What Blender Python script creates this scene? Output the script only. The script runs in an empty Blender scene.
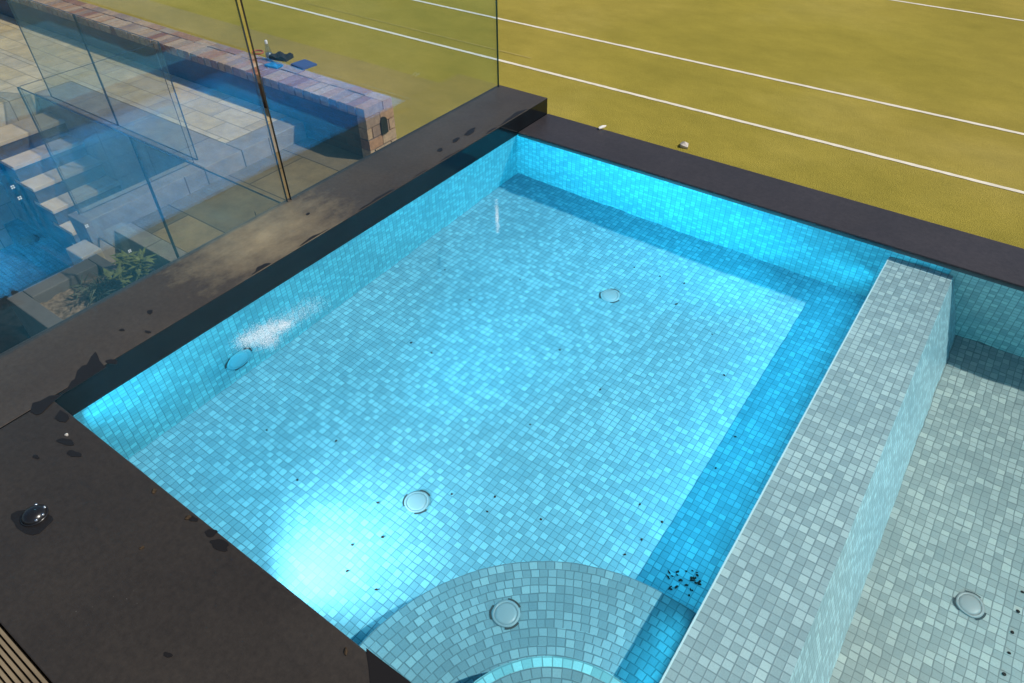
import bpy, math, random
from mathutils import Vector, Matrix
random.seed(7)
sc = bpy.context.scene
COL = sc.collection
R_ = math.radians

# ------------------------------------------------------------------ helpers
class MB:
    """collects faces with metre-scaled UVs, then links them as ONE mesh"""
    def __init__(s): s.v=[]; s.f=[]; s.uv=[]; s.mi=[]; s.sm=[]
    def face(s, pts, uv=None, mi=0, smooth=False):
        pts=[Vector(p) for p in pts]
        b=len(s.v); s.v+= [tuple(p) for p in pts]; s.f.append(tuple(range(b,b+len(pts))))
        if uv is None:
            n=Vector((0,0,0))
            for i in range(len(pts)): n+=pts[i].cross(pts[(i+1)%len(pts)])
            a=[abs(c) for c in n]
            if a[2]>=a[0] and a[2]>=a[1]: uv=[(p.x,p.y) for p in pts]
            elif a[0]>=a[1]: uv=[(p.y,p.z) for p in pts]
            else: uv=[(p.x,p.z) for p in pts]
        s.uv.append(uv); s.mi.append(mi); s.sm.append(smooth)
    def box(s,x0,x1,y0,y1,z0,z1,mi=0,skip=''):
        a,b,c,d=(x0,y0,z0),(x1,y0,z0),(x1,y1,z0),(x0,y1,z0)
        e,f,g,h=(x0,y0,z1),(x1,y0,z1),(x1,y1,z1),(x0,y1,z1)
        if 'b' not in skip: s.face([a,d,c,b],mi=mi)
        if 't' not in skip: s.face([e,f,g,h],mi=mi)
        s.face([a,b,f,e],mi=mi); s.face([b,c,g,f],mi=mi); s.face([c,d,h,g],mi=mi); s.face([d,a,e,h],mi=mi)
    def sheet(s,x0,x1,y0,y1,z,mi=0): s.face([(x0,y0,z),(x1,y0,z),(x1,y1,z),(x0,y1,z)],mi=mi)
    def lathe(s,prof,c=(0,0,0),n=24,mi=0,smooth=True):
        cx,cy,cz=c
        for i in range(n):
            a0,a1=2*math.pi*i/n,2*math.pi*(i+1)/n
            for (r0,z0),(r1,z1) in zip(prof,prof[1:]):
                q=[(cx+r0*math.cos(a0),cy+r0*math.sin(a0),cz+z0),(cx+r0*math.cos(a1),cy+r0*math.sin(a1),cz+z0),
                   (cx+r1*math.cos(a1),cy+r1*math.sin(a1),cz+z1),(cx+r1*math.cos(a0),cy+r1*math.sin(a0),cz+z1)]
                if r0<1e-6: q=[q[0],q[2],q[3]]
                elif r1<1e-6: q=q[:3]
                s.face(q,mi=mi,smooth=smooth)
    def build(s,name,mats,parent=None,bevel=0,merge=True,rel=True):
        me=bpy.data.meshes.new(name); me.from_pydata(s.v,[],s.f)
        if not isinstance(mats,(list,tuple)): mats=[mats]
        for m in mats: me.materials.append(m)
        ul=me.uv_layers.new(name='UVMap'); k=0
        for i,p in enumerate(me.polygons):
            p.material_index=s.mi[i]; p.use_smooth=s.sm[i]
            for u in s.uv[i]: ul.data[k].uv=u; k+=1
        o=bpy.data.objects.new(name,me); COL.objects.link(o)
        if merge:
            import bmesh
            bm=bmesh.new(); bm.from_mesh(me); bmesh.ops.remove_doubles(bm,verts=bm.verts,dist=1e-5)
            bm.to_mesh(me); bm.free()
        if bevel:
            md=o.modifiers.new('bevel','BEVEL'); md.width=bevel; md.segments=2; md.limit_method='ANGLE'; md.angle_limit=R_(50)
        if parent is not None:
            o.parent=parent
            if rel:
                w=Vector(parent.location); q=parent.parent
                while q: w+=q.location; q=q.parent
                o.location=-w     # meshes are written in world metres
        return o

def thing(name,loc,label,cat,group=None):
    o=bpy.data.objects.new(name,None); COL.objects.link(o); o.location=loc; o.empty_display_size=.1
    return tag(o,label,cat,group)
def tag(o,label=None,cat=None,group=None,kind=None):
    if label: o['label']=label
    if cat: o['category']=cat
    if group: o['group']=group
    if kind: o['kind']=kind
    return o
def structure(o): o['kind']='structure'; return o
def receiver(*os):
    for o in os: o.cycles.is_caustics_receiver=True

# ------------------------------------------------------------------ camera
CAM=Vector((0,0,1.65)); FPX=694.0
def v3(a): return Vector(a).normalized()
ey=v3((1181-512,-(-284-341.5),-FPX)); ex=-v3((-770-512,-(-261-341.5),-FPX))
ez=ex.cross(ey).normalized(); ex=ey.cross(ez)
RM=Matrix((ex,ey,ez))                       # camera axes -> world axes
cam=bpy.data.cameras.new('camera'); cam.sensor_width=36; cam.lens=FPX/1024*36; cam.clip_start=.05; cam.clip_end=500
co=bpy.data.objects.new('camera',cam); COL.objects.link(co); co.matrix_world=Matrix.Translation(CAM)@RM.to_4x4()
sc.camera=co
def at(px,py,z):                            # where a sight line meets the level z
    d=RM@Vector((px-512,341.5-py,-FPX)); t=(z-CAM.z)/d.z; return CAM+d*t
def at_water(px,py,depth):                  # the same, bent at the water surface
    p=at(px,py,0); d=(p-CAM).normalized(); h=Vector((d.x,d.y,0)); sn=h.length; h/=sn; sr=sn/1.333
    q=p+h*depth*sr/math.sqrt(1-sr*sr); q.z=-depth; return q

# ------------------------------------------------------------------ materials
def M(name):
    m=bpy.data.materials.new(name); m.use_nodes=True; nt=m.node_tree; nt.nodes.clear()
    out=nt.nodes.new('ShaderNodeOutputMaterial'); return m,nt,out
class N:
    def __init__(s,nt): s.nt=nt
    def __call__(s,typ,_op=None,**kw):
        n=s.nt.nodes.new('ShaderNode'+typ)
        if _op: n.operation=_op
        for k,v in kw.items():
            i=int(k[1:]) if k[0]=='i' and k[1:].isdigit() else k.replace('_',' ')
            sock=n.inputs[i]
            if isinstance(v,bpy.types.NodeSocket): s.nt.links.new(v,sock)
            else: sock.default_value=v
        return n
    def m(s,op,a,b=0.0,c=None):
        n=s('Math',op,i0=a,i1=b)
        if c is not None:
            if isinstance(c,bpy.types.NodeSocket): s.nt.links.new(c,n.inputs[2])
            else: n.inputs[2].default_value=c
        return n.outputs[0]
    def ramp(s,fac,stops,interp='LINEAR'):
        n=s.nt.nodes.new('ShaderNodeValToRGB'); s.nt.links.new(fac,n.inputs[0]); r=n.color_ramp; r.interpolation=interp
        while len(r.elements)<len(stops): r.elements.new(.5)
        for e,(p,c) in zip(r.elements,stops): e.position=p; e.color=(*c,1) if len(c)==3 else c
        return n.outputs[0]
    def mix(s,f,a,b,mode='MIX'):
        n=s.nt.nodes.new('ShaderNodeMix'); n.data_type='RGBA'; n.blend_type=mode
        for i,v in ((0,f),(6,a),(7,b)):
            if isinstance(v,bpy.types.NodeSocket): s.nt.links.new(v,n.inputs[i])
            else: n.inputs[i].default_value=(v if i==0 else (*v,1))
        return n.outputs[2]
def principled(n,out,col,rough=.5,spec=.5,bump=None,bs=.2,bd=.01,metal=0):
    p=n('BsdfPrincipled'); nt=n.nt
    for k,v in (('Base Color',col),('Roughness',rough),('Specular IOR Level',spec),('Metallic',metal)):
        if isinstance(v,bpy.types.NodeSocket): nt.links.new(v,p.inputs[k])
        else: p.inputs[k].default_value=(*v,1) if isinstance(v,tuple) else v
    if bump is not None:
        b=n('Bump',Strength=bs,Distance=bd,Height=bump); nt.links.new(b.outputs[0],p.inputs['Normal'])
    nt.links.new(p.outputs[0],out.inputs[0]); return p
def plain(name,col,rough=.5,spec=.5,metal=0,var=.0,scale=20):
    m,nt,out=M(name); n=N(nt)
    if var:
        c=n('TexCoord').outputs['Object']; t=n('TexNoise',Vector=c,Scale=scale,Detail=4.0).outputs[0]
        col=n.ramp(t,[(.3,tuple(x*(1-var) for x in col)),(.7,tuple(min(1,x*(1+var)) for x in col))])
    principled(n,out,col,rough,spec,metal=metal); return m

def mosaic(name,tint=(1,1,1),pitch=.025):
    m,nt,out=M(name); n=N(nt)
    uv=n('UVMap').outputs[0]
    wob=n('TexNoise',Vector=uv,Scale=3.0,Detail=1.0).outputs['Color']
    w=n('VectorMath','MULTIPLY_ADD',i0=wob,i1=(.004,.004,0),i2=uv).outputs[0]
    s=n('VectorMath','SCALE',i0=w); s.inputs['Scale'].default_value=1/pitch
    sp=n('SeparateXYZ',Vector=s.outputs[0])
    cells=[n.m('FLOOR',sp.outputs[k]) for k in (0,1)]
    cid=n('CombineXYZ',X=cells[0],Y=cells[1]).outputs[0]
    wn=n('TexWhiteNoise',Vector=cid)
    shift=n('SeparateColor',Color=wn.outputs['Color'])
    fr=[n.m('FRACT',sp.outputs[k]) for k in (0,1)]
    # each little tile sits slightly off its grid
    e=[]
    for k in (0,1):
        off=n.m('MULTIPLY_ADD',shift.outputs[k],.05,-.025)
        d=n.m('ABSOLUTE',n.m('SUBTRACT',n.m('ADD',fr[k],off),.5)); e.append(d)
    dist=n.m('MAXIMUM',e[0],e[1])
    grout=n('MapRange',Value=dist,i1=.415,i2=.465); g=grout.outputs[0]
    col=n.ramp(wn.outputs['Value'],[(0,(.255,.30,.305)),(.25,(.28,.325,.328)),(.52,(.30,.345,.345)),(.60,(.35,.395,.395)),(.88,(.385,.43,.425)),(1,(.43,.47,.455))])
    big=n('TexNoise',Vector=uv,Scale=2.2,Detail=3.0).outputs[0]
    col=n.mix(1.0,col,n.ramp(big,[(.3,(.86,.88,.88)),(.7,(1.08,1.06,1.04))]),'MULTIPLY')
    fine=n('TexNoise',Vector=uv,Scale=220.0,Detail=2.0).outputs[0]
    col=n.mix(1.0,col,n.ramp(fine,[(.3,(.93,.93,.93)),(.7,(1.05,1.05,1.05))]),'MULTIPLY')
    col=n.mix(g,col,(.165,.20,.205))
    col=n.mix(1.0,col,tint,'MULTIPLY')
    hgt=n.m('SUBTRACT',1.0,g)
    principled(n,out,col,.35,.25,hgt,.25,.001); return m

def stone(name,dry=(.052,.045,.039),wet=(.034,.031,.029),rough=(.28,.5),sun_sheen=None):
    m,nt,out=M(name); n=N(nt); c=n('TexCoord').outputs['Object']
    a=n('TexNoise',Vector=c,Scale=2.6,Detail=6.0,Roughness=.65).outputs[0]
    b=n('TexNoise',Vector=c,Scale=60.0,Detail=5.0,Roughness=.7).outputs[0]
    v=n('TexVoronoi',Vector=c,Scale=38.0).outputs['Distance']
    col=n.ramp(a,[(.32,wet),(.68,dry)])
    col=n.mix(1.0,col,n.ramp(b,[(.3,(.8,.8,.8)),(.7,(1.2,1.19,1.17))]),'MULTIPLY')
    # little lime flecks
    col=n.mix(n.m('MULTIPLY',n('MapRange',Value=v,i1=.05,i2=.03).outputs[0],n('MapRange',Value=b,i1=.5,i2=.58).outputs[0]),col,(.13,.12,.11))
    if sun_sheen:
        # golden sun sheen painted into the coping colour, with a ragged noise outline
        sp=n('VectorMath','SUBTRACT',i0=c,i1=sun_sheen[0]).outputs[0]
        sc_=n('VectorMath','MULTIPLY',i0=sp,i1=sun_sheen[1]).outputs[0]
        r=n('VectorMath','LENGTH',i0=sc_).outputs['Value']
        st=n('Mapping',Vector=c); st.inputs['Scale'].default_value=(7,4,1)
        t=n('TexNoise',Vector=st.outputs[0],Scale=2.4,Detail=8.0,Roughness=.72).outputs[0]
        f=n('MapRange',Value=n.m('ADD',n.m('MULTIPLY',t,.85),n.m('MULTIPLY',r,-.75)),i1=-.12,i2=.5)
        col=n.mix(f.outputs[0],col,sun_sheen[2])
    ro=n('MapRange',Value=n('TexNoise',Vector=c,Scale=4.0,Detail=5.0).outputs[0],i1=.3,i2=.7,i3=rough[0],i4=rough[1]).outputs[0]
    principled(n,out,col,ro,.4,b,.12,.004); return m

def paving(name,w,h,cols,mortar,off=.5,squash=1.0,rough=.75):
    m,nt,out=M(name); n=N(nt); uv=n('UVMap').outputs[0]
    br=n('TexBrick',Vector=uv,Scale=1.0); br.offset=off; br.squash=squash; br.squash_frequency=3
    br.inputs['Brick Width'].default_value=w; br.inputs['Row Height'].default_value=h; br.inputs['Mortar Size'].default_value=.006
    br.inputs['Mortar Smooth'].default_value=.3; br.inputs['Color1'].default_value=(0,0,0,1); br.inputs['Color2'].default_value=(1,1,1,1); br.inputs['Mortar'].default_value=(.5,.5,.5,1)
    col=n.ramp(br.outputs['Color'],[(i/(len(cols)-1),c) for i,c in enumerate(cols)])
    b=n('TexNoise',Vector=uv,Scale=5.0,Detail=7.0,Roughness=.7).outputs[0]
    col=n.mix(1.0,col,n.ramp(b,[(.3,(.72,.72,.74)),(.7,(1.2,1.18,1.14))]),'MULTIPLY')
    col=n.mix(br.outputs['Fac'],col,mortar)
    principled(n,out,col,rough,.3,n.m('SUBTRACT',b,n.m('MULTIPLY',br.outputs['Fac'],.6)),.3,.008); return m

def island_bricks(name):
    m,nt,out=M(name); n=N(nt); c=n('TexCoord').outputs['Object']
    r=n('NewGeometry').outputs['Random Per Island']
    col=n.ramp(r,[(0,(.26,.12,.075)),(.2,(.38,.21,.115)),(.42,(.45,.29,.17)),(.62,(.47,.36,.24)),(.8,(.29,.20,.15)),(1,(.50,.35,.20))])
    b=n('TexNoise',Vector=c,Scale=25.0,Detail=6.0,Roughness=.7).outputs[0]
    col=n.mix(1.0,col,n.ramp(b,[(.3,(.7,.7,.72)),(.7,(1.2,1.18,1.15))]),'MULTIPLY')
    principled(n,out,col,.85,.2,b,.4,.006); return m

def turf():
    m,nt,out=M('synthetic_turf'); n=N(nt); c=n('TexCoord').outputs['Object']
    a=n('TexNoise',Vector=c,Scale=.45,Detail=5.0,Roughness=.6).outputs[0]
    st=n('Mapping',Vector=c); st.inputs['Scale'].default_value=(1.0,1.7,1); st.inputs['Rotation'].default_value=(0,0,.9)
    b=n('TexNoise',Vector=st.outputs[0],Scale=1.6,Detail=6.0,Roughness=.65).outputs[0]
    f=n('TexNoise',Vector=c,Scale=90.0,Detail=4.0,Roughness=.8).outputs[0]
    col=n.ramp(a,[(.3,(.355,.293,.048)),(.5,(.40,.327,.056)),(.72,(.46,.375,.080))])
    col=n.mix(1.0,col,n.ramp(b,[(.3,(.88,.9,.9)),(.7,(1.1,1.09,1.1))]),'MULTIPLY')
    col=n.mix(1.0,col,n.ramp(f,[(.25,(.72,.74,.7)),(.75,(1.25,1.23,1.25))]),'MULTIPLY')
    wide=n('TexNoise',Vector=c,Scale=.11,Detail=2.0).outputs[0]
    col=n.mix(n('MapRange',Value=wide,i1=.42,i2=.62).outputs[0],col,n.mix(1.0,col,(1.12,1.05,1.35),'MULTIPLY'))
    sp=n('TexVoronoi',Vector=c,Scale=7.0).outputs['Distance']
    col=n.mix(n('MapRange',Value=sp,i1=.035,i2=.02).outputs[0],col,(.12,.10,.03))
    principled(n,out,col,.95,.1,f,.8,.02); return m

def water_mat():
    m,nt,out=M('pool_water'); n=N(nt); c=n('TexCoord').outputs['Object']
    st=n('Mapping',Vector=c); st.inputs['Rotation'].default_value=(0,0,.5); st.inputs['Scale'].default_value=(1,1.7,1)
    a=n('TexNoise',Vector=st.outputs[0],Scale=5.0,Detail=2.0).outputs[0]
    b=n('TexNoise',Vector=c,Scale=22.0,Detail=1.0).outputs[0]
    h=n.m('MULTIPLY_ADD',b,.12,a)
    bu=n('Bump',Strength=1.0,Distance=.0022,Height=h)
    g=n('BsdfGlass',Color=(.90,.985,1,1),Roughness=0.0,IOR=1.333,Normal=bu.outputs[0])
    nt.links.new(g.outputs[0],out.inputs[0]); return m

def glass_mat(name='fence_glass',f0=.05,tint=(.93,.965,.95),gloss_tint=(1,1,1)):
    m,nt,out=M(name); n=N(nt)
    g=n('NewGeometry'); d=n.m('ABSOLUTE',n('VectorMath','DOT_PRODUCT',i0=g.outputs['Normal'],i1=g.outputs['Incoming']).outputs['Value'])
    p=n.m('POWER',n.m('SUBTRACT',1.0,d),5.0); f=n.m('MULTIPLY_ADD',p,1-f0,f0)
    t=n('BsdfTransparent',Color=(*tint,1)); gl=n('BsdfGlossy',Color=(*gloss_tint,1),Roughness=0.0)
    mx=n('MixShader',i0=f,i1=t.outputs[0],i2=gl.outputs[0]); nt.links.new(mx.outputs[0],out.inputs[0]); return m

def emit(name,col,s):
    m,nt,out=M(name); n=N(nt); e=n('Emission',Color=(*col,1),Strength=s); nt.links.new(e.outputs[0],out.inputs[0]); return m

MAT=dict(
 tile=mosaic('pool_mosaic',(.35,.88,1.13),.0235), tile_lit_nosing=mosaic('lit_nosing_mosaic',(.50,1.35,1.60),.025), tile_lit_side=mosaic('lit_side_mosaic',(1.1,1.5,1.68),.025), tile_wall=mosaic('wall_mosaic',(.30,1.0,1.20),.025), tile_step=mosaic('step_mosaic',(.44,.80,.96),.025), tile_ledge=mosaic('ledge_mosaic',(.88,1.02,1.10),.0252), tile_right=mosaic('pool_mosaic_grey',(.84,.87,.85),.0258),  # spa floor, wall and step tints carry part of the lamp's cyan
 stone=stone('dark_basalt',(.072,.058,.046),(.052,.042,.034),sun_sheen=((-2.23,1.36,.1),(2.4,1.75,0),(.30,.235,.14))), deck=stone('dark_basalt_deck',(.044,.036,.029),(.032,.027,.023)),
 edge=stone('dark_basalt_edge',(.050,.044,.048),(.040,.036,.040),(.32,.42)),
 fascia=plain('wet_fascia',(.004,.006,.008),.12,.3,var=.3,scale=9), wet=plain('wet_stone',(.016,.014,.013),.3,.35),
 turf=turf(), line=plain('court_line',(.80,.74,.60),.8,.2,var=.08,scale=6), faint=plain('worn_line',(.40,.32,.09),.9,.1,var=.1,scale=8),
 water=water_mat(), glass=glass_mat('fence_glass',.13,(.955,.975,.975),(.13,.58,.92)), glass_far=glass_mat('far_fence_glass',.012,(.965,.975,.975),(.35,.66,.95)), glass_edge=plain('glass_edge',(.030,.042,.040),.15,.6), glass_end=plain('glass_polished_end',(.50,.55,.52),.15,.6),  # blue of the fence reflections is put into the gloss colour
 terrace=paving('sandstone_paving',.48,.24,[(.47,.355,.17),(.58,.455,.235),(.49,.40,.25),(.65,.515,.28)],(.26,.20,.10)),
 path=paving('path_flags',.85,.62,[(.15,.112,.052),(.21,.155,.07),(.165,.13,.078),(.32,.215,.08)],(.045,.035,.02),off=.35),
 kerb=paving('kerb_stone',.9,5.,[(.26,.22,.16),(.30,.26,.2)],(.1,.08,.06)),
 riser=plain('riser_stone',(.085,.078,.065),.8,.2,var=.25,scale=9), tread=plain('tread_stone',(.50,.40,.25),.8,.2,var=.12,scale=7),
 shaded_brick_face=paving('shaded_brick_face',.23,.076,[(.085,.05,.034),(.13,.078,.052),(.10,.066,.05)],(.09,.075,.06),rough=.9), bricks=island_bricks('wall_bricks'),
 mortar=plain('mortar',(.15,.125,.10),.9,.2,var=.15,scale=30),
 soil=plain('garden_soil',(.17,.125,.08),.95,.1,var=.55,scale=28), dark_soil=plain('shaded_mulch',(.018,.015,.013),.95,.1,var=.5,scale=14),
 concrete=plain('planter_render',(.125,.115,.10),.8,.3,var=.12,scale=6),
 leaf=plain('leaf_green',(.075,.10,.022),.5,.4,var=.35,scale=30), leaf_light=plain('leaf_light',(.17,.19,.045),.45,.4,var=.3,scale=30), leaf_grey=plain('leaf_grey',(.060,.072,.040),.6,.3,var=.3,scale=30), twig=plain('stem_brown',(.07,.05,.03),.8,.2),
 timber=plain('ribbed_timber',(.22,.165,.10),.7,.3,var=.2,scale=12), black=plain('black_rubber',(.012,.012,.013),.25,.6), chrome=plain('bright_metal',(.75,.76,.78),.15,.5,metal=1),
 white=plain('white_plastic',(.17,.28,.32),.4,.3), jet_grey=plain('floor_fitting',(.24,.27,.27),.4,.3), jet_blue=plain('wall_fitting',(.10,.37,.46),.35,.4), lit_rim=plain('tile_lit_rim',(.42,.60,.64),.4,.3), seam=plain('jet_gap',(.03,.05,.055),.6,.2),
 steel=plain('lamp_rim',(.4,.45,.47),.3,.5,metal=.6), lens=emit('lamp_lens',(.25,.8,1.0),12), glint=plain('glint_white',(.85,.86,.86),.4,.5), crumb=plain('leaf_crumb',(.018,.014,.010),.8,.2), dry=plain('dry_leaf',(.055,.036,.020),.8,.2,var=.4,scale=60),
 blue=plain('blue_cover',(.06,.12,.32),.4,.4), cyan=plain('blue_cloth',(.03,.18,.36),.7,.2), darkcloth=plain('black_pouch',(.02,.02,.022),.6,.3), clear=glass_mat('bottle_glass',.09,(.80,.84,.86)), cap=plain('white_cap',(.8,.8,.78),.4), orange=plain('orange_rubber',(.45,.11,.04),.6),
 pebble=plain('pale_pebble',(.55,.50,.44),.8,var=.35,scale=30), white_mark=plain('mark_white',(.5,.55,.57),.6), drip=plain('crusted_salt',(.75,.73,.68),.7))

# ------------------------------------------------------------------ light
SUN=Vector((.615,.265,.742)).normalized()
l=bpy.data.lights.new('sun','SUN'); l.energy=3.7; l.angle=R_(.7); l.color=(1,.945,.86); l.cycles.is_caustics_light=True
so=bpy.data.objects.new('sun',l); COL.objects.link(so); so.rotation_euler=SUN.to_track_quat('Z','Y').to_euler(); so.location=(6,4,8)
wd=bpy.data.worlds.new('World'); sc.world=wd; wd.use_nodes=True; nt=wd.node_tree
bg=nt.nodes['Background']; sky=nt.nodes.new('ShaderNodeTexSky'); sky.sky_type='NISHITA'; sky.sun_disc=False
sky.sun_elevation=math.asin(SUN.z); sky.sun_rotation=math.atan2(SUN.x,SUN.y); bg.inputs[1].default_value=.075
nt.links.new(sky.outputs[0],bg.inputs[0])

# ------------------------------------------------------------------ setting: court, ground, water
b=MB(); b.sheet(-4.5,70,-40,90,-1.62); b.sheet(-70,-4.5,4.2,90,-1.62)
court=structure(b.build('tennis_court',MAT['turf']))
def court_line(y,x0,x1,w,m,name='line'):
    b=MB(); n=900; rg=random.Random(int(y*100)); e=[(w/2*(1+rg.uniform(-.16,.10)),w/2*(1+rg.uniform(-.16,.10))) for _ in range(n+1)]
    for i in range(n):
        a,c=x0+(x1-x0)*i/n,x0+(x1-x0)*(i+1)/n
        b.face([(a,y-e[i][0],-1.616),(c,y-e[i+1][0],-1.616),(c,y+e[i+1][1],-1.616),(a,y+e[i][1],-1.616)])
    return b.build(name,MAT[m],court)
court_line(7.35,-30,30,.055,'line'); court_line(8.72,-30,30,.055,'line'); court_line(12.88,-30,30,.055,'line')
court_line(7.64,-9.5,-5.2,.035,'faint','worn_line')
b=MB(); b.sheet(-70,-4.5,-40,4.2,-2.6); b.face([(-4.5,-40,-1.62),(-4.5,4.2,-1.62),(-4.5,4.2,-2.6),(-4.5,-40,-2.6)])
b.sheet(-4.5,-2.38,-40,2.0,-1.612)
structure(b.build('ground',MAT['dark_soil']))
b=MB()
b.sheet(-2.047,2.398,.378,2.885,0)
water=structure(b.build('water',MAT['water'])); water.cycles.is_caustics_caster=True
for p in water.data.polygons: p.use_smooth=True

# ------------------------------------------------------------------ spa pool
D=.5
spa=thing('spa_pool',(-1.1,1.6,-D),'pale mosaic spa pool with a curved corner step and glowing cyan light','pool')
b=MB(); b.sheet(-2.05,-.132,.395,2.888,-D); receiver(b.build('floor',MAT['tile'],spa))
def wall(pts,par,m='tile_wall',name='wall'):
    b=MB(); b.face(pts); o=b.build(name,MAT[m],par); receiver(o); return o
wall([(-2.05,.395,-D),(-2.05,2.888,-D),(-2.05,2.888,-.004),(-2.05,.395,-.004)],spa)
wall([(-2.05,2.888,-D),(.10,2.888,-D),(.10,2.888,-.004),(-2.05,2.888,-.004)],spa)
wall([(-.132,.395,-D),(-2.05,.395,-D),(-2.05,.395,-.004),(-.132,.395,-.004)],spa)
def quarter(name,r,zt,zb,par,cx=-.22,cy=.43,r_in=0.0):
    """round corner step: curved tread with concentric tile rows, curved riser"""
    b=MB(); n=64; a0,a1=R_(-3),R_(183)
    rows=[r-i*.025 for i in range(int(r/.025)+1) if r-i*.025>max(r_in,.02)]+[max(r_in,.0)]
    def P(a,q): return (max(-2.05,min(-.1325,cx+q*math.cos(a))),max(.3955,cy+q*math.sin(a)),zt)
    for k,(q0,q1) in enumerate(zip(rows,rows[1:])):
        cnt=max(1,round(math.pi*(q0+q1)/2/.025)); ph=random.random()
        for i in range(n):
            t0,t1=a0+(a1-a0)*i/n,a0+(a1-a0)*(i+1)/n
            u0,u1=[(t*cnt/math.pi+int(ph*7))*.025+k*.0 for t in (t0,t1)]
            vv0,vv1=(50+k+1)*.025,(50+k)*.025
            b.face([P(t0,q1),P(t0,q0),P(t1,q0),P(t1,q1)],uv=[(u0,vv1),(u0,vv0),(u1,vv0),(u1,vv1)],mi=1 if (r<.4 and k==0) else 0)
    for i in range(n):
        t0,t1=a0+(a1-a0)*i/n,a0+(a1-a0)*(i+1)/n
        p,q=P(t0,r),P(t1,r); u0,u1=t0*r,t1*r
        b.face([(p[0],p[1],zb),p,q,(q[0],q[1],zb)],uv=[(u0,zb-zt),(u0,0),(u1,0),(u1,zb-zt)],smooth=True,mi=1 if r<.4 else 0)  # upper step's rim: lamp light put into a brighter tile colour
    o=b.build(name,[MAT['tile_step'],MAT['tile_lit_nosing']],par,merge=False); receiver(o); return o
quarter('entry_step',.63,-.30,-D,spa,r_in=.26)
quarter('entry_step',.29,-.11,-.30,spa)
def jet(c,par,r=.043,normal=(0,0,1)):
    b=MB(); b.lathe([(r*.99,.0008),(r,.0028),(r*.84,.0032),(r*.80,.0024)],n=32); o=b.build('floor_jet',MAT['white'],par,rel=False)
    b=MB(); b.lathe([(r*.78,.0020),(r*.74,.0034),(r*.6,.0048),(0,.005)],n=32); cp=b.build('cap',MAT['white'],o,rel=False)
    sl=[]
    for k in range(3):                       # dark slots round the rim, each a piece of its own
        b=MB(); m=6
        for i in range(m):
            a0=2*math.pi*k/3+i*.17; a1=a0+.17
            b.face([(r*1.15*math.cos(a0),r*1.15*math.sin(a0),.0015),(r*1.15*math.cos(a1),r*1.15*math.sin(a1),.0015),(r*math.cos(a1),r*math.sin(a1),.0015),(r*math.cos(a0),r*math.sin(a0),.0015)])
        sl.append(b.build('slot',MAT['seam'],o,rel=False))
    o.location=Vector(c)-Vector(par.location); o.rotation_euler=Vector(normal).to_track_quat('Z','Y').to_euler()
    receiver(o,cp,*sl); return o
jet((-1.10,.947,-D+.001),spa); jet((-1.097,2.263,-D+.001),spa); _q=at_water(506,614,.30); jet((_q.x,_q.y,-.299),spa,.040)
wj=jet((-2.049,.985,-.36),spa,.058,(1,0,0)); wj.name='wall_jet'
for _o in [wj]+[c for c in wj.children if c.name.startswith('cap')]: _o.data.materials[0]=MAT['jet_blue']
# submerged lamp on the near wall
b=MB(); b.lathe([(.085,0),(.085,.012),(.06,.016)],n=32); lamp=b.build('pool_light',MAT['steel'],spa,rel=False)
lamp.location=Vector((-1.22,.397,-.34))-spa.location; lamp.rotation_euler=(R_(-90),0,0)
b=MB(); b.lathe([(.06,.013),(0,.015)],n=32); b.build('lens',MAT['lens'],lamp,rel=False)
def disc_light(x,y,z,aim,power,size=.1,spread=150,col=(.06,.73,1.0)):
    L=bpy.data.lights.new('lamp_or_fill_glow','AREA'); L.shape='DISK'; L.size=size; L.energy=power; L.color=col; L.spread=R_(spread)
    o=bpy.data.objects.new('lamp_or_fill_glow',L); COL.objects.link(o); o.location=(x,y,z); o.rotation_euler=(-Vector(aim)).to_track_quat('Z','Y').to_euler(); return o
disc_light(-1.22,.42,-.34,(.2,1,-.45),5.2,.1,110,(.8,.93,1.0))
disc_light(.95,.41,-.2,(-.1,1,.08),4.5,.1,70)  # added fill light for the right pool, no fitting
disc_light(-1.40,.41,-.20,(.06,1,.20),22,.1,62)  # added beam that brightens the far spa wall
disc_light(-.137,2.60,-.07,(-1,.10,-.40),2.6,.05,64,(.06,.75,1.0))  # added fill light for the far floor corner
def strip(p0,p1,aim,power,spread=170):
    """added hidden fill light: slim unlit bar plus its area lamp"""
    p0,p1=Vector(p0),Vector(p1); c=(p0+p1)/2; d=(p1-p0); L=d.length; d.normalize(); a=Vector(aim).normalized(); u=d.cross(a).normalized()
    b=MB(); w=.006
    q=[p0-u*w,p1-u*w,p1+u*w,p0+u*w]; b.face(q); b.face([x-a*.002 for x in q][::-1])
    for i in range(4): x,y=q[i],q[(i+1)%4]; b.face([x,x-a*.002,y-a*.002,y])
    o=b.build('added_fill_bar',MAT['white'],spa)
    A=bpy.data.lights.new('fill_glow','AREA'); A.shape='RECTANGLE'; A.size=L; A.size_y=.02; A.energy=power; A.color=(.10,.74,1.0); A.spread=R_(spread)
    z=-a; x=d; y=z.cross(x); m=Matrix((x,y,z)).transposed()
    k=bpy.data.objects.new('fill_glow',A); COL.objects.link(k); k.matrix_world=Matrix.Translation(c+a*.006)@m.to_4x4()
strip((-2.0,.402,-.07),(-.92,.402,-.07),(0,1,-.1),6)
strip((-.1335,1.14,-.26),(-.1335,2.84,-.26),(-1,0,-.6),7.0,140)
strip((-.1335,.50,-.25),(-.1335,1.02,-.25),(-1,0,-.1),.8,165)

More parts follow.
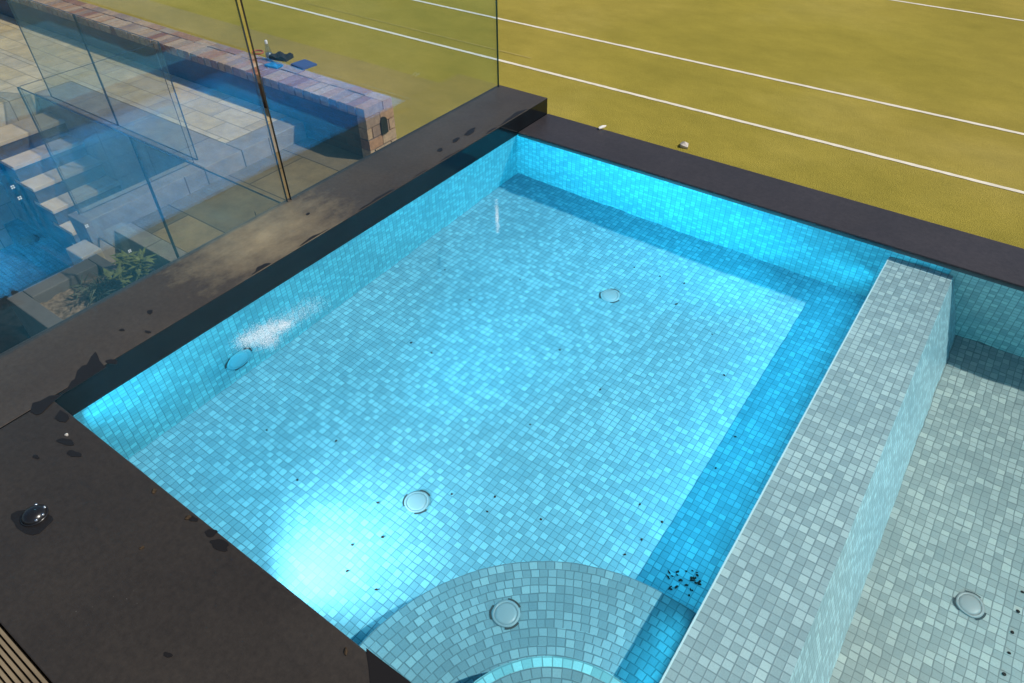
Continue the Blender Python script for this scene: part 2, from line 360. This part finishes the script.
# ------------------------------------------------------------------ dividing ledge and plunge pool
b=MB(); zt,zb=-.08,-.56; y0,y1=.396,2.886; n=1
A=[(-.131,y0,-D),(-.131,y1,-D),(-.131,y1,zt),(-.131,y0,zt)]
b.face(A); b.face([(-.131,y0,zt),(-.131,y1,zt),(.117,y1,zt),(.119,y0,zt)])
b.face([(.117,y1,zt),(.225,y1,zb),(.240,y0,zb),(.119,y0,zt)],mi=1)  # sloping side tinted brighter, its sunlight put into the tile colour
b.sheet(-.1312,-.1262,y0,y1,zt+.0015,mi=2); b.face([(-.1312,y0,zt-.006),(-.1312,y0,zt+.0015),(-.1312,y1,zt+.0015),(-.1312,y1,zt-.006)],mi=2); led_=b.build('dividing_ledge',[MAT['tile_ledge'],MAT['tile_lit_side'],MAT['lit_rim']],merge=False); tag(led_,'long flat submerged ledge of grey mosaic between the glowing spa and the grey pool','ledge'); receiver(led_)  # pale line along the left edge paints the lamp-lit rim
pp=thing('plunge_pool',(1.2,1.6,-.58),'grey mosaic pool floor in clear unlit water right of the ledge','pool')
b=MB(); b.sheet(.2,2.4,.395,2.888,-.561); receiver(b.build('floor',MAT['tile_right'],pp))
wall([(.1,2.889,-.561),(2.4,2.889,-.561),(2.4,2.889,-.004),(.1,2.889,-.004)],pp,'tile_right')
wall([(2.4,2.888,-.561),(2.4,.395,-.561),(2.4,.395,-.004),(2.4,2.888,-.004)],pp,'tile_right')
wall([(2.4,.3945,-.561),(.1,.3945,-.561),(.1,.3945,-.004),(2.4,.3945,-.004)],pp,'tile_right')
_q=at_water(970,605,.56); _j=jet((_q.x,_q.y,-.560),pp,.040)
for _o in [_j]+[c for c in _j.children if c.name.startswith('cap')]: _o.data.materials[0]=MAT['jet_grey']
for px,py in ((1022,592),(1018,612),(1013,632),(1009,653),(1004,674)):
    q=at_water(px,py,.56); b=MB(); b.lathe([(.0055,0),(.0045,.002),(0,.0022)],n=10); o=b.build('air_hole',MAT['crumb'],pp,rel=False); o.location=q-pp.location+Vector((0,0,.001)); receiver(o)

# ------------------------------------------------------------------ stone copings and deck
body=MB(); body.box(-2.37,2.75,-.5,3.16,-1.7,-.62); 
body.face([(-2.37,-.5,-.62),(-2.37,3.16,-.62),(-2.37,3.16,-.015),(-2.37,-.5,-.015)]); body.face([(-2.37,3.16,-.62),(2.75,3.16,-.62),(2.75,3.16,-.03),(-2.37,3.16,-.03)])
body.build('pool_base',MAT['deck']); tag(bpy.data.objects['pool_base'],'dark raised masonry base that carries the spa above the court','wall')
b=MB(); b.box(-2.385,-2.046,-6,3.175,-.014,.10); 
b.mi=[1 if i==3 else 0 for i in range(len(b.f))]; lc=b.build('raised_coping',[MAT['stone'],MAT['fascia']],bevel=.004); tag(lc,'raised dark stone coping along the glass fence with a painted golden sun sheen','coping')
b=MB(); b.box(-2.0440,2.9,-.075,.372,-.05,.0995); 
structure(b.build('deck',MAT['deck'],bevel=.004))
b=MB(); b.box(-2.0455,2.75,2.886,3.18,-.03,.009); fc=b.build('edge_coping',MAT['edge'],bevel=.004); tag(fc,'low smooth dark stone edge between the water and the green court','coping')
b=MB(); b.box(2.395,2.9,.376,2.878,-.03,.05); tag(b.build('side_coping',MAT['edge'],bevel=.004),'dark stone coping closing the grey pool on its far right side','coping')
# ribbed timber decking at the bottom left
b=MB(); y=-.080
while y>-1.6:
    for k in range(10):
        b.box(-4,2.9,y-.0072,y,.06,.098); y-=.0115
    y-=.006
b.box(-4,2.9,-1.7,-.079,.03,.062)
structure(b.build('timber_decking',MAT['timber']))

def trace(pts,z,name,par,mat,thick=.0015):
    P=[at(x,y,z) for x,y in pts]
    b=MB(); b.face([(p.x,p.y,z+thick) for p in P]); m=len(P)
    for i in range(m):
        p,q=P[i],P[(i+1)%m]; b.face([(p.x,p.y,z),(q.x,q.y,z),(q.x,q.y,z+thick),(p.x,p.y,z+thick)])
    me=b.build(name,MAT[mat],par)
    return me
def zoom4(pts): return [(40+x/6.207,350+y/6.207) for x,y in pts]
deck=bpy.data.objects['deck']
trace(zoom4([(345,12),(358,30),(372,70),(398,98),(412,108),(260,205),(150,268),(110,300),(95,312),(10,395),(-20,405),(-60,385),(-45,330),(0,318),(60,285),(125,278),(170,240),(195,195),(218,180),(232,130),(262,100),(292,92),(318,42)]),.1,'wet_patch',lc,'wet')
trace(zoom4([(125,372),(178,405),(182,425),(160,450),(120,445),(90,425)]),.0995,'wet_patch',deck,'wet')
def blob(px,py,rx,ry,z,par,seed,rot=0.0):
    r=random.Random(seed); c=at(px,py,z); n=22; ph=[r.uniform(0,6.3) for _ in range(4)]
    b=MB(); P=[]
    for i in range(n):
        a=2*math.pi*i/n; k=1+.16*math.sin(2*a+ph[0])+.1*math.sin(3*a+ph[1])+.07*math.sin(5*a+ph[2])
        x,y=rx*k*math.cos(a),ry*k*math.sin(a); P.append((c.x+x*math.cos(rot)-y*math.sin(rot),c.y+x*math.sin(rot)+y*math.cos(rot)))
    b.face([(x,y,z+.0012) for x,y in P])
    for i in range(n):
        (x,y),(u,v)=P[i],P[(i+1)%n]; b.face([(x,y,z),(u,v,z),(u,v,z+.0012),(x,y,z+.0012)])
    return b.build('wet_patch',MAT['wet'],par)
for k,(px,py,rx,ry) in enumerate(((66,442,.026,.012),(74,454,.022,.011),(220,545,.030,.013),(211,533,.018,.010),(193,519,.014,.008),(168,655,.010,.006),(36,457,.012,.006))):
    blob(px,py,rx,ry,.0995,deck,k+3,.3)
blob(32,521,.055,.036,.0995,deck,40,.5)
trace([(366,648),(384,662),(409,681),(432,702),(415,720),(378,712),(371,690),(369,668)],.0995,'wet_patch',deck,'wet')
for k,(px,py,rx,ry) in enumerate(((308,214,.006,.012),(150,362-50,.012,.01),(122,330,.01,.006),(470,132,.016,.05),(456,140,.012,.03),(440,150,.012,.02),(112,362,.02,.012),(148,332,.012,.006))):
    blob(px,py,rx,ry,.1,lc,60+k,.1)

# ragged wet margin where water laps over the inner edge of the raised coping
rg=random.Random(21); y=1.15
while y<2.98:
    L=rg.uniform(.06,.26); n=30; b=MB(); P=[]
    wd_=rg.uniform(.008,.045)
    for i in range(n+1):
        t=i/n; P.append((-2.0502-wd_*math.sin(math.pi*t)**.7*(.62+.25*math.sin(5.1*t+L*40)+.13*math.sin(13*t+L*90))-.001,y+L*t))
    base=[(-2.0502,y+L),(-2.0502,y)]
    b.face([(x_,y_,.1012) for x_,y_ in (P+base)][::-1])
    b.build('wet_patch',MAT['wet'],lc); y+=L+rg.uniform(.01,.22)

# ------------------------------------------------------------------ glass fences
def panel(p0,p1,z0,z1,par,t=.012,lean=0.0,name='panel',bright=False,g='glass'):
    p0,p1=Vector((*p0,0)),Vector((*p1,0)); d=(p1-p0).normalized(); nrm=Vector((d.y,-d.x,0)); o=nrm*t/2
    b=MB(); up=Vector((0,0,1)); ln=nrm*lean
    def c(p,s,z): return p+o*s+up*z+ln*(z-z0)
    a,e=p0,p1
    for s,q in ((1,(a,e)),(-1,(e,a))):
        b.face([c(q[0],s,z0),c(q[1],s,z0),c(q[1],s,z1),c(q[0],s,z1)],mi=0)
    b.face([c(a,1,z1),c(e,1,z1),c(e,-1,z1),c(a,-1,z1)],mi=1)
    b.face([c(a,-1,z0),c(e,-1,z0),c(e,1,z0),c(a,1,z0)],mi=1)
    b.face([c(a,-1,z0),c(a,1,z0),c(a,1,z1),c(a,-1,z1)],mi=1); b.face([c(e,1,z0),c(e,-1,z0),c(e,-1,z1),c(e,1,z1)],mi=2 if bright else 1)
    return b.build(name,[MAT[g],MAT['glass_edge'],MAT['glass_edge']],par)
f1=thing('glass_fence',(-2.365,1.6,.1),'frameless clear glass fence standing on the raised dark coping of the spa','fence')
LEAN=0.0
pA=panel((-2.365,1.612),(-2.365,3.145),.09,1.32,f1,lean=LEAN,bright=True)
pB=panel((-2.365,.05),(-2.365,1.592),.09,1.32,f1,lean=LEAN)
panel((-2.365,-1.51),(-2.365,.03),.09,1.32,f1,lean=LEAN)
def glass_mark(px,py,par):
    d=RM@Vector((px-512,341.5-py,-FPX)); t=-2.357/d.x; p=CAM+d*t; b=MB(); s=.0055
    x=-2.3585
    for i in (0,1):
        for j in (0,1):
            b.box(x,x+.0006,p.y-s+i*s*1.1,p.y-s+i*s*1.1+s*.8,p.z-s+j*s*1.1,p.z-s+j*s*1.1+s*.8)
    b.build('glass_mark',MAT['white_mark'],par)  # four small white squares on the glass
for q in ((13,187),(20,198),(87,226),(130,251)): glass_mark(*q,pB)
f2=thing('glass_fence',(-5.54,1.86,-1.2),'glass pool fence around the stairwell, with a sharp corner near the sandstone terrace','fence')
panel((-5.545,1.875),(-5.545,2.905),-1.20,-.19,f2,g='glass_far')
panel((-5.545,1.86),(-4.19,1.86),-1.36,-.19,f2,g='glass_far'); panel((-4.175,1.86),(-2.5,1.86),-1.36,-.19,f2,g='glass_far')
f3=thing('glass_fence',(-6.8,2.92,-1.2),'glass fence panels along the sandstone terrace edge above the stairs','fence')
for x0,x1 in ((-6.79,-5.555),(-8.03,-6.805)): panel((x0,2.955),(x1,2.955),-1.2,-.19,f3,g='glass_far')

# ------------------------------------------------------------------ lower terrace, stairs, path
b=MB(); b.box(-14,-5.63,3.30,4.03,-2.6,-1.2); b.box(-14,-8.28,-3,3.295,-2.6,-1.2)
structure(b.build('terrace',MAT['terrace']))
b=MB(); b.box(-8.275,-5.39,2.90,3.295,-2.6,-1.2); b.box(-5.62,-5.39,1.80,2.896,-2.6,-1.2); b.box(-5.625,-5.39,3.30,4.028,-1.5,-1.2)
tag(b.build('retaining_kerb',MAT['kerb'],bevel=.006),'pale stone kerb edging the sandstone terrace above the stairs and path','kerb')
b=MB(); b.box(-5.386,-2.39,2.14,4.1,-1.62,-1.36)
structure(b.build('path',MAT['path']))
b=MB(); b.box(-5.386,-2.39,1.99,2.136,-1.62,-1.358); tag(b.build('path_kerb',MAT['kerb'],bevel=.005),'straight pale kerb stone along the near side of the lower path','kerb')
st=thing('staircase',(-7.5,2.6,-2.4),'outdoor stairs with pale sandstone treads and dark risers going down from the terrace','stairs')
for k in range(1,8):
    zt_=-1.2-.17*k; xb=-8.275+.228*(k-1) if k>1 else -8.275; xf=-7.83+.222*(k-1)
    xb=xf-.34
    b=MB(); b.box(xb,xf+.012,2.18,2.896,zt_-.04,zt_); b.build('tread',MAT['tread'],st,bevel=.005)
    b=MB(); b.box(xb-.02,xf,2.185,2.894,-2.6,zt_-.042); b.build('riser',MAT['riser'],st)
b=MB(); b.box(-8.27,-6.2,2.02,2.176,-2.6,-2.35); tag(b.build('stair_wall',MAT['dark_soil'],bevel=.005),'low dark wall beside the foot of the outdoor stairs','wall')
# brick wall
bw=thing('brick_wall',(-9,4.2,-1.62),'low brick wall with a brick-on-edge top beside the green court','wall')
b=MB(); b.box(-16,-4.53,4.045,4.365,-1.62,-.955); b.build('wall_face',MAT['shaded_brick_face'],bw)  # near face coloured darker, the wall's shade put into its bricks
b=MB()
x=-4.515; k=0
def brick(b,x0,x1,y0,y1,z0,z1):
    j=lambda s=.003: random.uniform(-s,s)
    b.box(x0+j(),x1+j(),y0+j(),y1+j(),z0,z1+j(.004))
while x>-16:
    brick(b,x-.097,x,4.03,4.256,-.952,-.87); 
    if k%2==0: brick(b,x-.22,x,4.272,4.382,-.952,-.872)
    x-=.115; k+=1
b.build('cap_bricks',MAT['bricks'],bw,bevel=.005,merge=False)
b=MB(); z=-.956; k=0
while z>-1.66:
    if k%2==0: brick(b,-4.62,-4.508,4.03,4.20,z-.095,z); brick(b,-4.62,-4.508,4.21,4.38,z-.095,z)
    else: brick(b,-4.62,-4.508,4.03,4.085,z-.095,z); brick(b,-4.62,-4.508,4.095,4.30,z-.095,z); brick(b,-4.62,-4.508,4.31,4.38,z-.095,z)
    z-=.104; k+=1
b.build('end_bricks',MAT['bricks'],bw,bevel=.005,merge=False)
b=MB(); b.box(-4.56,-4.5305,4.04,4.37,-1.6,-.956); b.box(-16,-4.53,4.04,4.372,-.954,-.880); b.build('mortar',MAT['mortar'],bw)
b=MB(); n=10; w=.040; pts=[(4.232-w,-1.16),(4.232+w,-1.16)]+[(4.232+w*math.cos(math.pi*i/n),-1.045+w*math.sin(math.pi*i/n)) for i in range(n+1)]
b.face([(-4.494,y,z) for y,z in pts])
for i in range(len(pts)):
    (y,z),(u,v)=pts[i],pts[(i+1)%len(pts)]; b.face([(-4.512,y,z),(-4.512,u,v),(-4.494,u,v),(-4.494,y,z)])
b.build('wall_light',MAT['black'],bw)

# things lying on the brick wall
def stand(px,py,z=-.868): return at(px,py,z)
p=stand(270,59); bt=thing('spray_bottle',p,'small clear bottle with white cap upright on the brick wall','bottle')
b=MB(); b.lathe([(.034,0),(.036,.01),(.034,.07),(.020,.13),(.013,.15)],n=20); b.build('bottle_body',MAT['clear'],bt,rel=False)
b=MB(); b.lathe([(.030,.004),(.031,.06),(0,.062)],n=20); b.build('liquid',MAT['steel'],bt,rel=False)
b=MB(); b.lathe([(.014,.15),(.015,.178),(.010,.185),(0,.186)],n=16); b.build('bottle_cap',MAT['cap'],bt,rel=False)
def slab(name,px,py,sx,sy,h,rot,m,label,cat,dz=0.0,fold=0):
    p=stand(px,py); b=MB()
    c,s=math.cos(rot),math.sin(rot); nx,ny=8,6
    def Z(i,j): return h*(1+fold*math.sin(i*1.3+j*.9)) 
    g=[[((-.5+i/nx)*sx,(-.5+j/ny)*sy,Z(i,j)) for i in range(nx+1)] for j in range(ny+1)]
    for j in range(ny):
        for i in range(nx): b.face([g[j][i],g[j][i+1],g[j+1][i+1],g[j+1][i]])
    ring=[g[0][i] for i in range(nx)]+[g[j][nx] for j in range(ny)]+[g[ny][i] for i in range(nx,0,-1)]+[g[j][0] for j in range(ny,0,-1)]
    for i in range(len(ring)):
        q,r=ring[i],ring[(i+1)%len(ring)]; b.face([(q[0],q[1],0),(r[0],r[1],0),r,q])
    o=b.build(name,MAT[m]); o.location=(p.x,p.y,p.z+dz); o.rotation_euler=(0,0,rot); return tag(o,label,cat)
slab('cloth',274,66,.17,.09,.012,.1,'cyan','small folded blue cloth partly under the black pouch on the brick wall','cloth',fold=.3)
slab('pouch',282,60,.20,.13,.035,.25,'darkcloth','soft black pouch lying on the blue cloth on the brick wall','pouch',dz=.014,fold=.35)
slab('notebook',304,65.5,.20,.17,.018,-.1,'blue','flat blue notebook lying on the brick wall nearest its end','notebook')
b=MB(); p=stand(258,53)
for i in range(24):
    a0,a1=2*math.pi*i/24,2*math.pi*(i+1)/24
    for j in range(8):
        t0,t1=2*math.pi*j/8,2*math.pi*(j+1)/8
        def T(a,t): r=.06+.009*math.cos(t); return (r*math.cos(a),r*.8*math.sin(a),.009+.009*math.sin(t))
        b.face([T(a0,t0),T(a1,t0),T(a1,t1),T(a0,t1)],smooth=True)
o=b.build('rubber_ring',MAT['orange']); o.location=p; tag(o,'thin orange rubber ring beside the bottle on the brick wall','ring')

# ------------------------------------------------------------------ planter and plants
pl=thing('planter_box',(-4.0,1.4,-2.6),'low grey rendered planter box filled with soil below the raised coping','planter')
b=MB(); X0,X1,Y0,Y1=-5.2,-2.55,1.05,1.73; w=.11
b.box(X0,X1,Y0,Y0+w,-2.6,-1.36); b.box(X0,X1,Y1-w*.7,Y1,-2.6,-1.36); b.box(X0,X0+w*1.3,Y0+w+.002,Y1-w*.7-.002,-2.6,-1.36); b.box(X1-w,X1,Y0+w+.002,Y1-w*.7-.002,-2.6,-1.36)
b.build('planter_wall',MAT['concrete'],pl,bevel=.008)
b=MB(); nx,ny=60,14
rr=random.Random(5); hz=[[-1.44+rr.uniform(-.014,.014) for i in range(nx+1)] for j in range(ny+1)]
xa,xb_,ya,yb=X0+w*1.3+.001,X1-w-.001,Y0+w+.001,Y1-w*.7-.001
for j in range(ny):
    for i in range(nx):
        f=lambda i,j:(xa+(xb_-xa)*i/nx,ya+(yb-ya)*j/ny,hz[j][i])
        b.face([f(i,j),f(i+1,j),f(i+1,j+1),f(i,j+1)],smooth=True)
b.build('soil',MAT['soil'],pl)
b=MB(); b.box(-5.45,-5.215,1.62,1.785,-2.6,-1.35); tag(b.build('sandstone_block',MAT['tread'],bevel=.012),'golden sandstone block at the end of the planter box','block')
def plant(name,base,hgt,spread,n,leaf,mat,label,cat='plant',lw=.35,seed=1,stems=6,group=None):
    r=random.Random(seed); root=thing(name,base,label,cat,group)
    lf=MB(); sm=MB()
    for s in range(stems):
        a=r.uniform(0,6.28); tip=Vector((math.cos(a)*spread*r.uniform(.3,1),math.sin(a)*spread*r.uniform(.3,1),hgt*r.uniform(.6,1)))
        prev=Vector((0,0,0)); mid=tip*.5+Vector((0,0,hgt*.15)); pts=[prev,mid,tip]
        for q0,q1 in zip(pts,pts[1:]):
            for k in range(3):
                t0,t1=2.1*k,2.1*(k+1); e=.004
                sm.face([q0+Vector((e*math.cos(t0),e*math.sin(t0),0)),q0+Vector((e*math.cos(t1),e*math.sin(t1),0)),q1+Vector((e*.6*math.cos(t1),e*.6*math.sin(t1),0)),q1+Vector((e*.6*math.cos(t0),e*.6*math.sin(t0),0))])
        for k in range(n//stems):
            t=r.uniform(.15,1.0); p=(mid*(2*t) if t<.5 else mid+(tip-mid)*(2*t-1))
            d=Vector((r.gauss(0,1),r.gauss(0,1),r.uniform(-.1,1.0))).normalized(); L=leaf*r.uniform(.6,1.2); sd=d.cross(Vector((0,0,1)))
            if sd.length<.01: continue
            sd=sd.normalized()*L*lw*.5; up=sd.cross(d).normalized()*L*.12
            lf.face([p,p+d*L*.4+sd-up*0,p+d*L-up*1.6,p+d*L*.45+up*.4]); lf.face([p,p+d*L*.45+up*.4,p+d*L-up*1.6,p+d*L*.4-sd])
    lf.build('foliage',MAT[mat],root,merge=False,rel=False); sm.build('stem',MAT['twig'],root,merge=False,rel=False); return root
plant('shrub',(-4.62,1.70,-1.44),.30,.20,170,.11,'leaf_light','leafy plant with broad yellow-green leaves beside the main glass fence joint',seed=3,stems=9,lw=.38)
plant('grass_tuft',(-4.78,1.48,-1.44),.15,.14,150,.11,'leaf_grey','wispy grey-green tuft spreading over the far planter soil',seed=4,stems=14,lw=.10)
plant('grass_tuft',(-4.42,1.40,-1.44),.11,.11,90,.09,'leaf_grey','small grey-green tuft in the planter nearest the raised coping',seed=9,stems=12,lw=.10)
plant('seedling',(-2.72,1.66,-1.36),1.25,.07,60,.085,'leaf_light','thin leafy shoot just peeping over the coping edge by the path',seed=11,stems=4,lw=.4)

# ------------------------------------------------------------------ small things on the deck, court and spa floor
cp=thing('floor_cap',at(35,516,.0995),'domed black cap with bright studs in a wet patch on the deck','cap')
b=MB(); b.lathe([(.030,0),(.031,.005),(.027,.013),(.018,.019),(.008,.021),(0,.0215)],n=32); b.build('dome',MAT['black'],cp,rel=False)
b=MB(); b.lathe([(.033,.001),(.034,.004),(.031,.005)],n=32); b.build('rim',MAT['black'],cp,rel=False)
for a in (-.2,.5,1.4,2.4):
    b=MB(); b.lathe([(.0042,0),(.0036,.004),(0,.0055)],n=10); o=b.build('stud',MAT['chrome'],cp,rel=False); o.location=(.028*math.cos(a),.028*math.sin(a),.010)
def scrap(name,p,sx,sy,sz,m,label,cat,group=None,seed=0,under=False):
    r=random.Random(seed); b=MB(); n=9; a=r.uniform(0,6); P=[]
    for i in range(n):
        t=2*math.pi*i/n; k=r.uniform(.65,1.15); x,y=sx*k*math.cos(t),sy*k*math.sin(t); P.append((x*math.cos(a)-y*math.sin(a),x*math.sin(a)+y*math.cos(a),sz*r.uniform(.3,.6)))
    for i in range(n):
        q,s=P[i],P[(i+1)%n]; b.face([(q[0],q[1],0),(s[0],s[1],0),s,q]); b.face([q,s,(0,0,sz)])
    o=b.build(name,MAT[m]); o.location=p; tag(o,label,cat,group)
    if under: receiver(o)
    return o
scrap('pebble',at(684,146,-1.615),.060,.045,.05,'pebble','single pale pebble lying on the green turf near the dark edge','pebble',seed=2)
scrap('stone_chip',at(602,127.5,.015),.035,.010,.012,'drip','thin white chip lying on the outer rim of the low dark edge','chip',seed=4)
dk=[((154,491),.010,.006,'curled dry leaf scrap on the deck nearest the wet corner'),((188,518),.010,.008,'round dark leaf scrap close to the deck edge by the wet spots'),((67,435),.007,.005,'small dull grit crumb on the deck beside the wet corner patch'),((346,655-4),.010,.005,'dark leaf scrap on the deck near the bottom of the photo'),((142,548),.006,.004,'tiny grit crumb in the middle of the dark deck')]
for k,((x,y),sx,sy,lab) in enumerate(dk): scrap('leaf_scrap',at(x,y,.0995),sx,sy,.006,'dry' if k!=2 else 'pebble',lab,'scrap',seed=20+k)
crumb_px=[(297,480),(336,441),(267,430),(411,343),(432,353),(378,503),(383,537),(352,545),(376,590),(347,571),(495,497),(487,512),(452,494),(541,519),(586,566),(530,425),(634,268),(660,276),(684,283),(676,304),(712,334),(724,376),(735,437),(716,468),(600,390),(560,350),(640,505),(662,522),(642,540),(625,555),(470,300),(520,280),(445,270)]
for k,(x,y) in enumerate(crumb_px):
    scrap('leaf_crumb',at_water(x,y,D)+Vector((0,0,.0015)),.005+(.004 if k==19 else 0),.004,.004,'crumb','tiny black leaf crumb lying alone on the pale spa floor','crumb','black crumbs scattered over the spa floor',seed=50+k,under=True)
r=random.Random(8)
for k in range(26):
    x,y=685+r.gauss(0,11),578+r.gauss(0,7)
    q=at_water(x,y,D)
    if q.x>-.15 or math.hypot(q.x+.22,q.y-.43)<.645: continue
    scrap('leaf_fragment',q+Vector((0,0,.0015)),r.uniform(.003,.010),r.uniform(.002,.005),.004,'crumb','black leaf fragment in the cluster between curved step and ledge','leaf','leaf fragments gathered beside the curved step',seed=100+k,under=True)

# ------------------------------------------------------------------ sun glints on the water, shaped as tiny white domes
def glint(name,pts,n,seed,label):
    """painted glints: small white domes scattered round points (x px, y px, spread m, weight)"""
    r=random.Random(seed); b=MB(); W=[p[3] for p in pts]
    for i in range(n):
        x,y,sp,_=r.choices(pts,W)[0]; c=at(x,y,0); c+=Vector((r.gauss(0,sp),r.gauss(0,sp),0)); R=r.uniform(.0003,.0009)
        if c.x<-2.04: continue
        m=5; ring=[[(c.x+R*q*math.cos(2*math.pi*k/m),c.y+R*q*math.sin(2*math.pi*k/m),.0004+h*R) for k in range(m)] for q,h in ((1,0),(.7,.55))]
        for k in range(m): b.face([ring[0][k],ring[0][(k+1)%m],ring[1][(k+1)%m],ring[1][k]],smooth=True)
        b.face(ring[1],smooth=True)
    o=b.build(name,MAT['glint'],merge=False); o['kind']='stuff'; o['label']=label; return o
glint('glint',[(262,334,.030,5),(248,340,.024,3),(274,328,.028,4),(285,325,.016,2),(268,342,.022,2),(296,315,.03,1.6),(312,306,.03,1.2)],13000,5,'white sun glint built of tiny domes beside the left spa wall')
glint('glint',[(497+(y-214)*.05,y,.0045,max(.2,1-abs(y-217)/16)) for y in range(200,233,2)],1500,6,'white glint streak built of tiny domes in the far left spa corner')

# ------------------------------------------------------------------ render settings
sc.view_settings.view_transform='Standard'; sc.view_settings.look='None'; sc.view_settings.exposure=0.0; sc.view_settings.gamma=1; sc.view_settings.use_curve_mapping=False
cy=sc.cycles; cy.max_bounces=20; cy.diffuse_bounces=4; cy.glossy_bounces=8; cy.transmission_bounces=12; cy.transparent_max_bounces=24
cy.caustics_refractive=True; cy.caustics_reflective=True; cy.blur_glossy=.3; cy.sample_clamp_indirect=8.0; cy.use_denoising=True
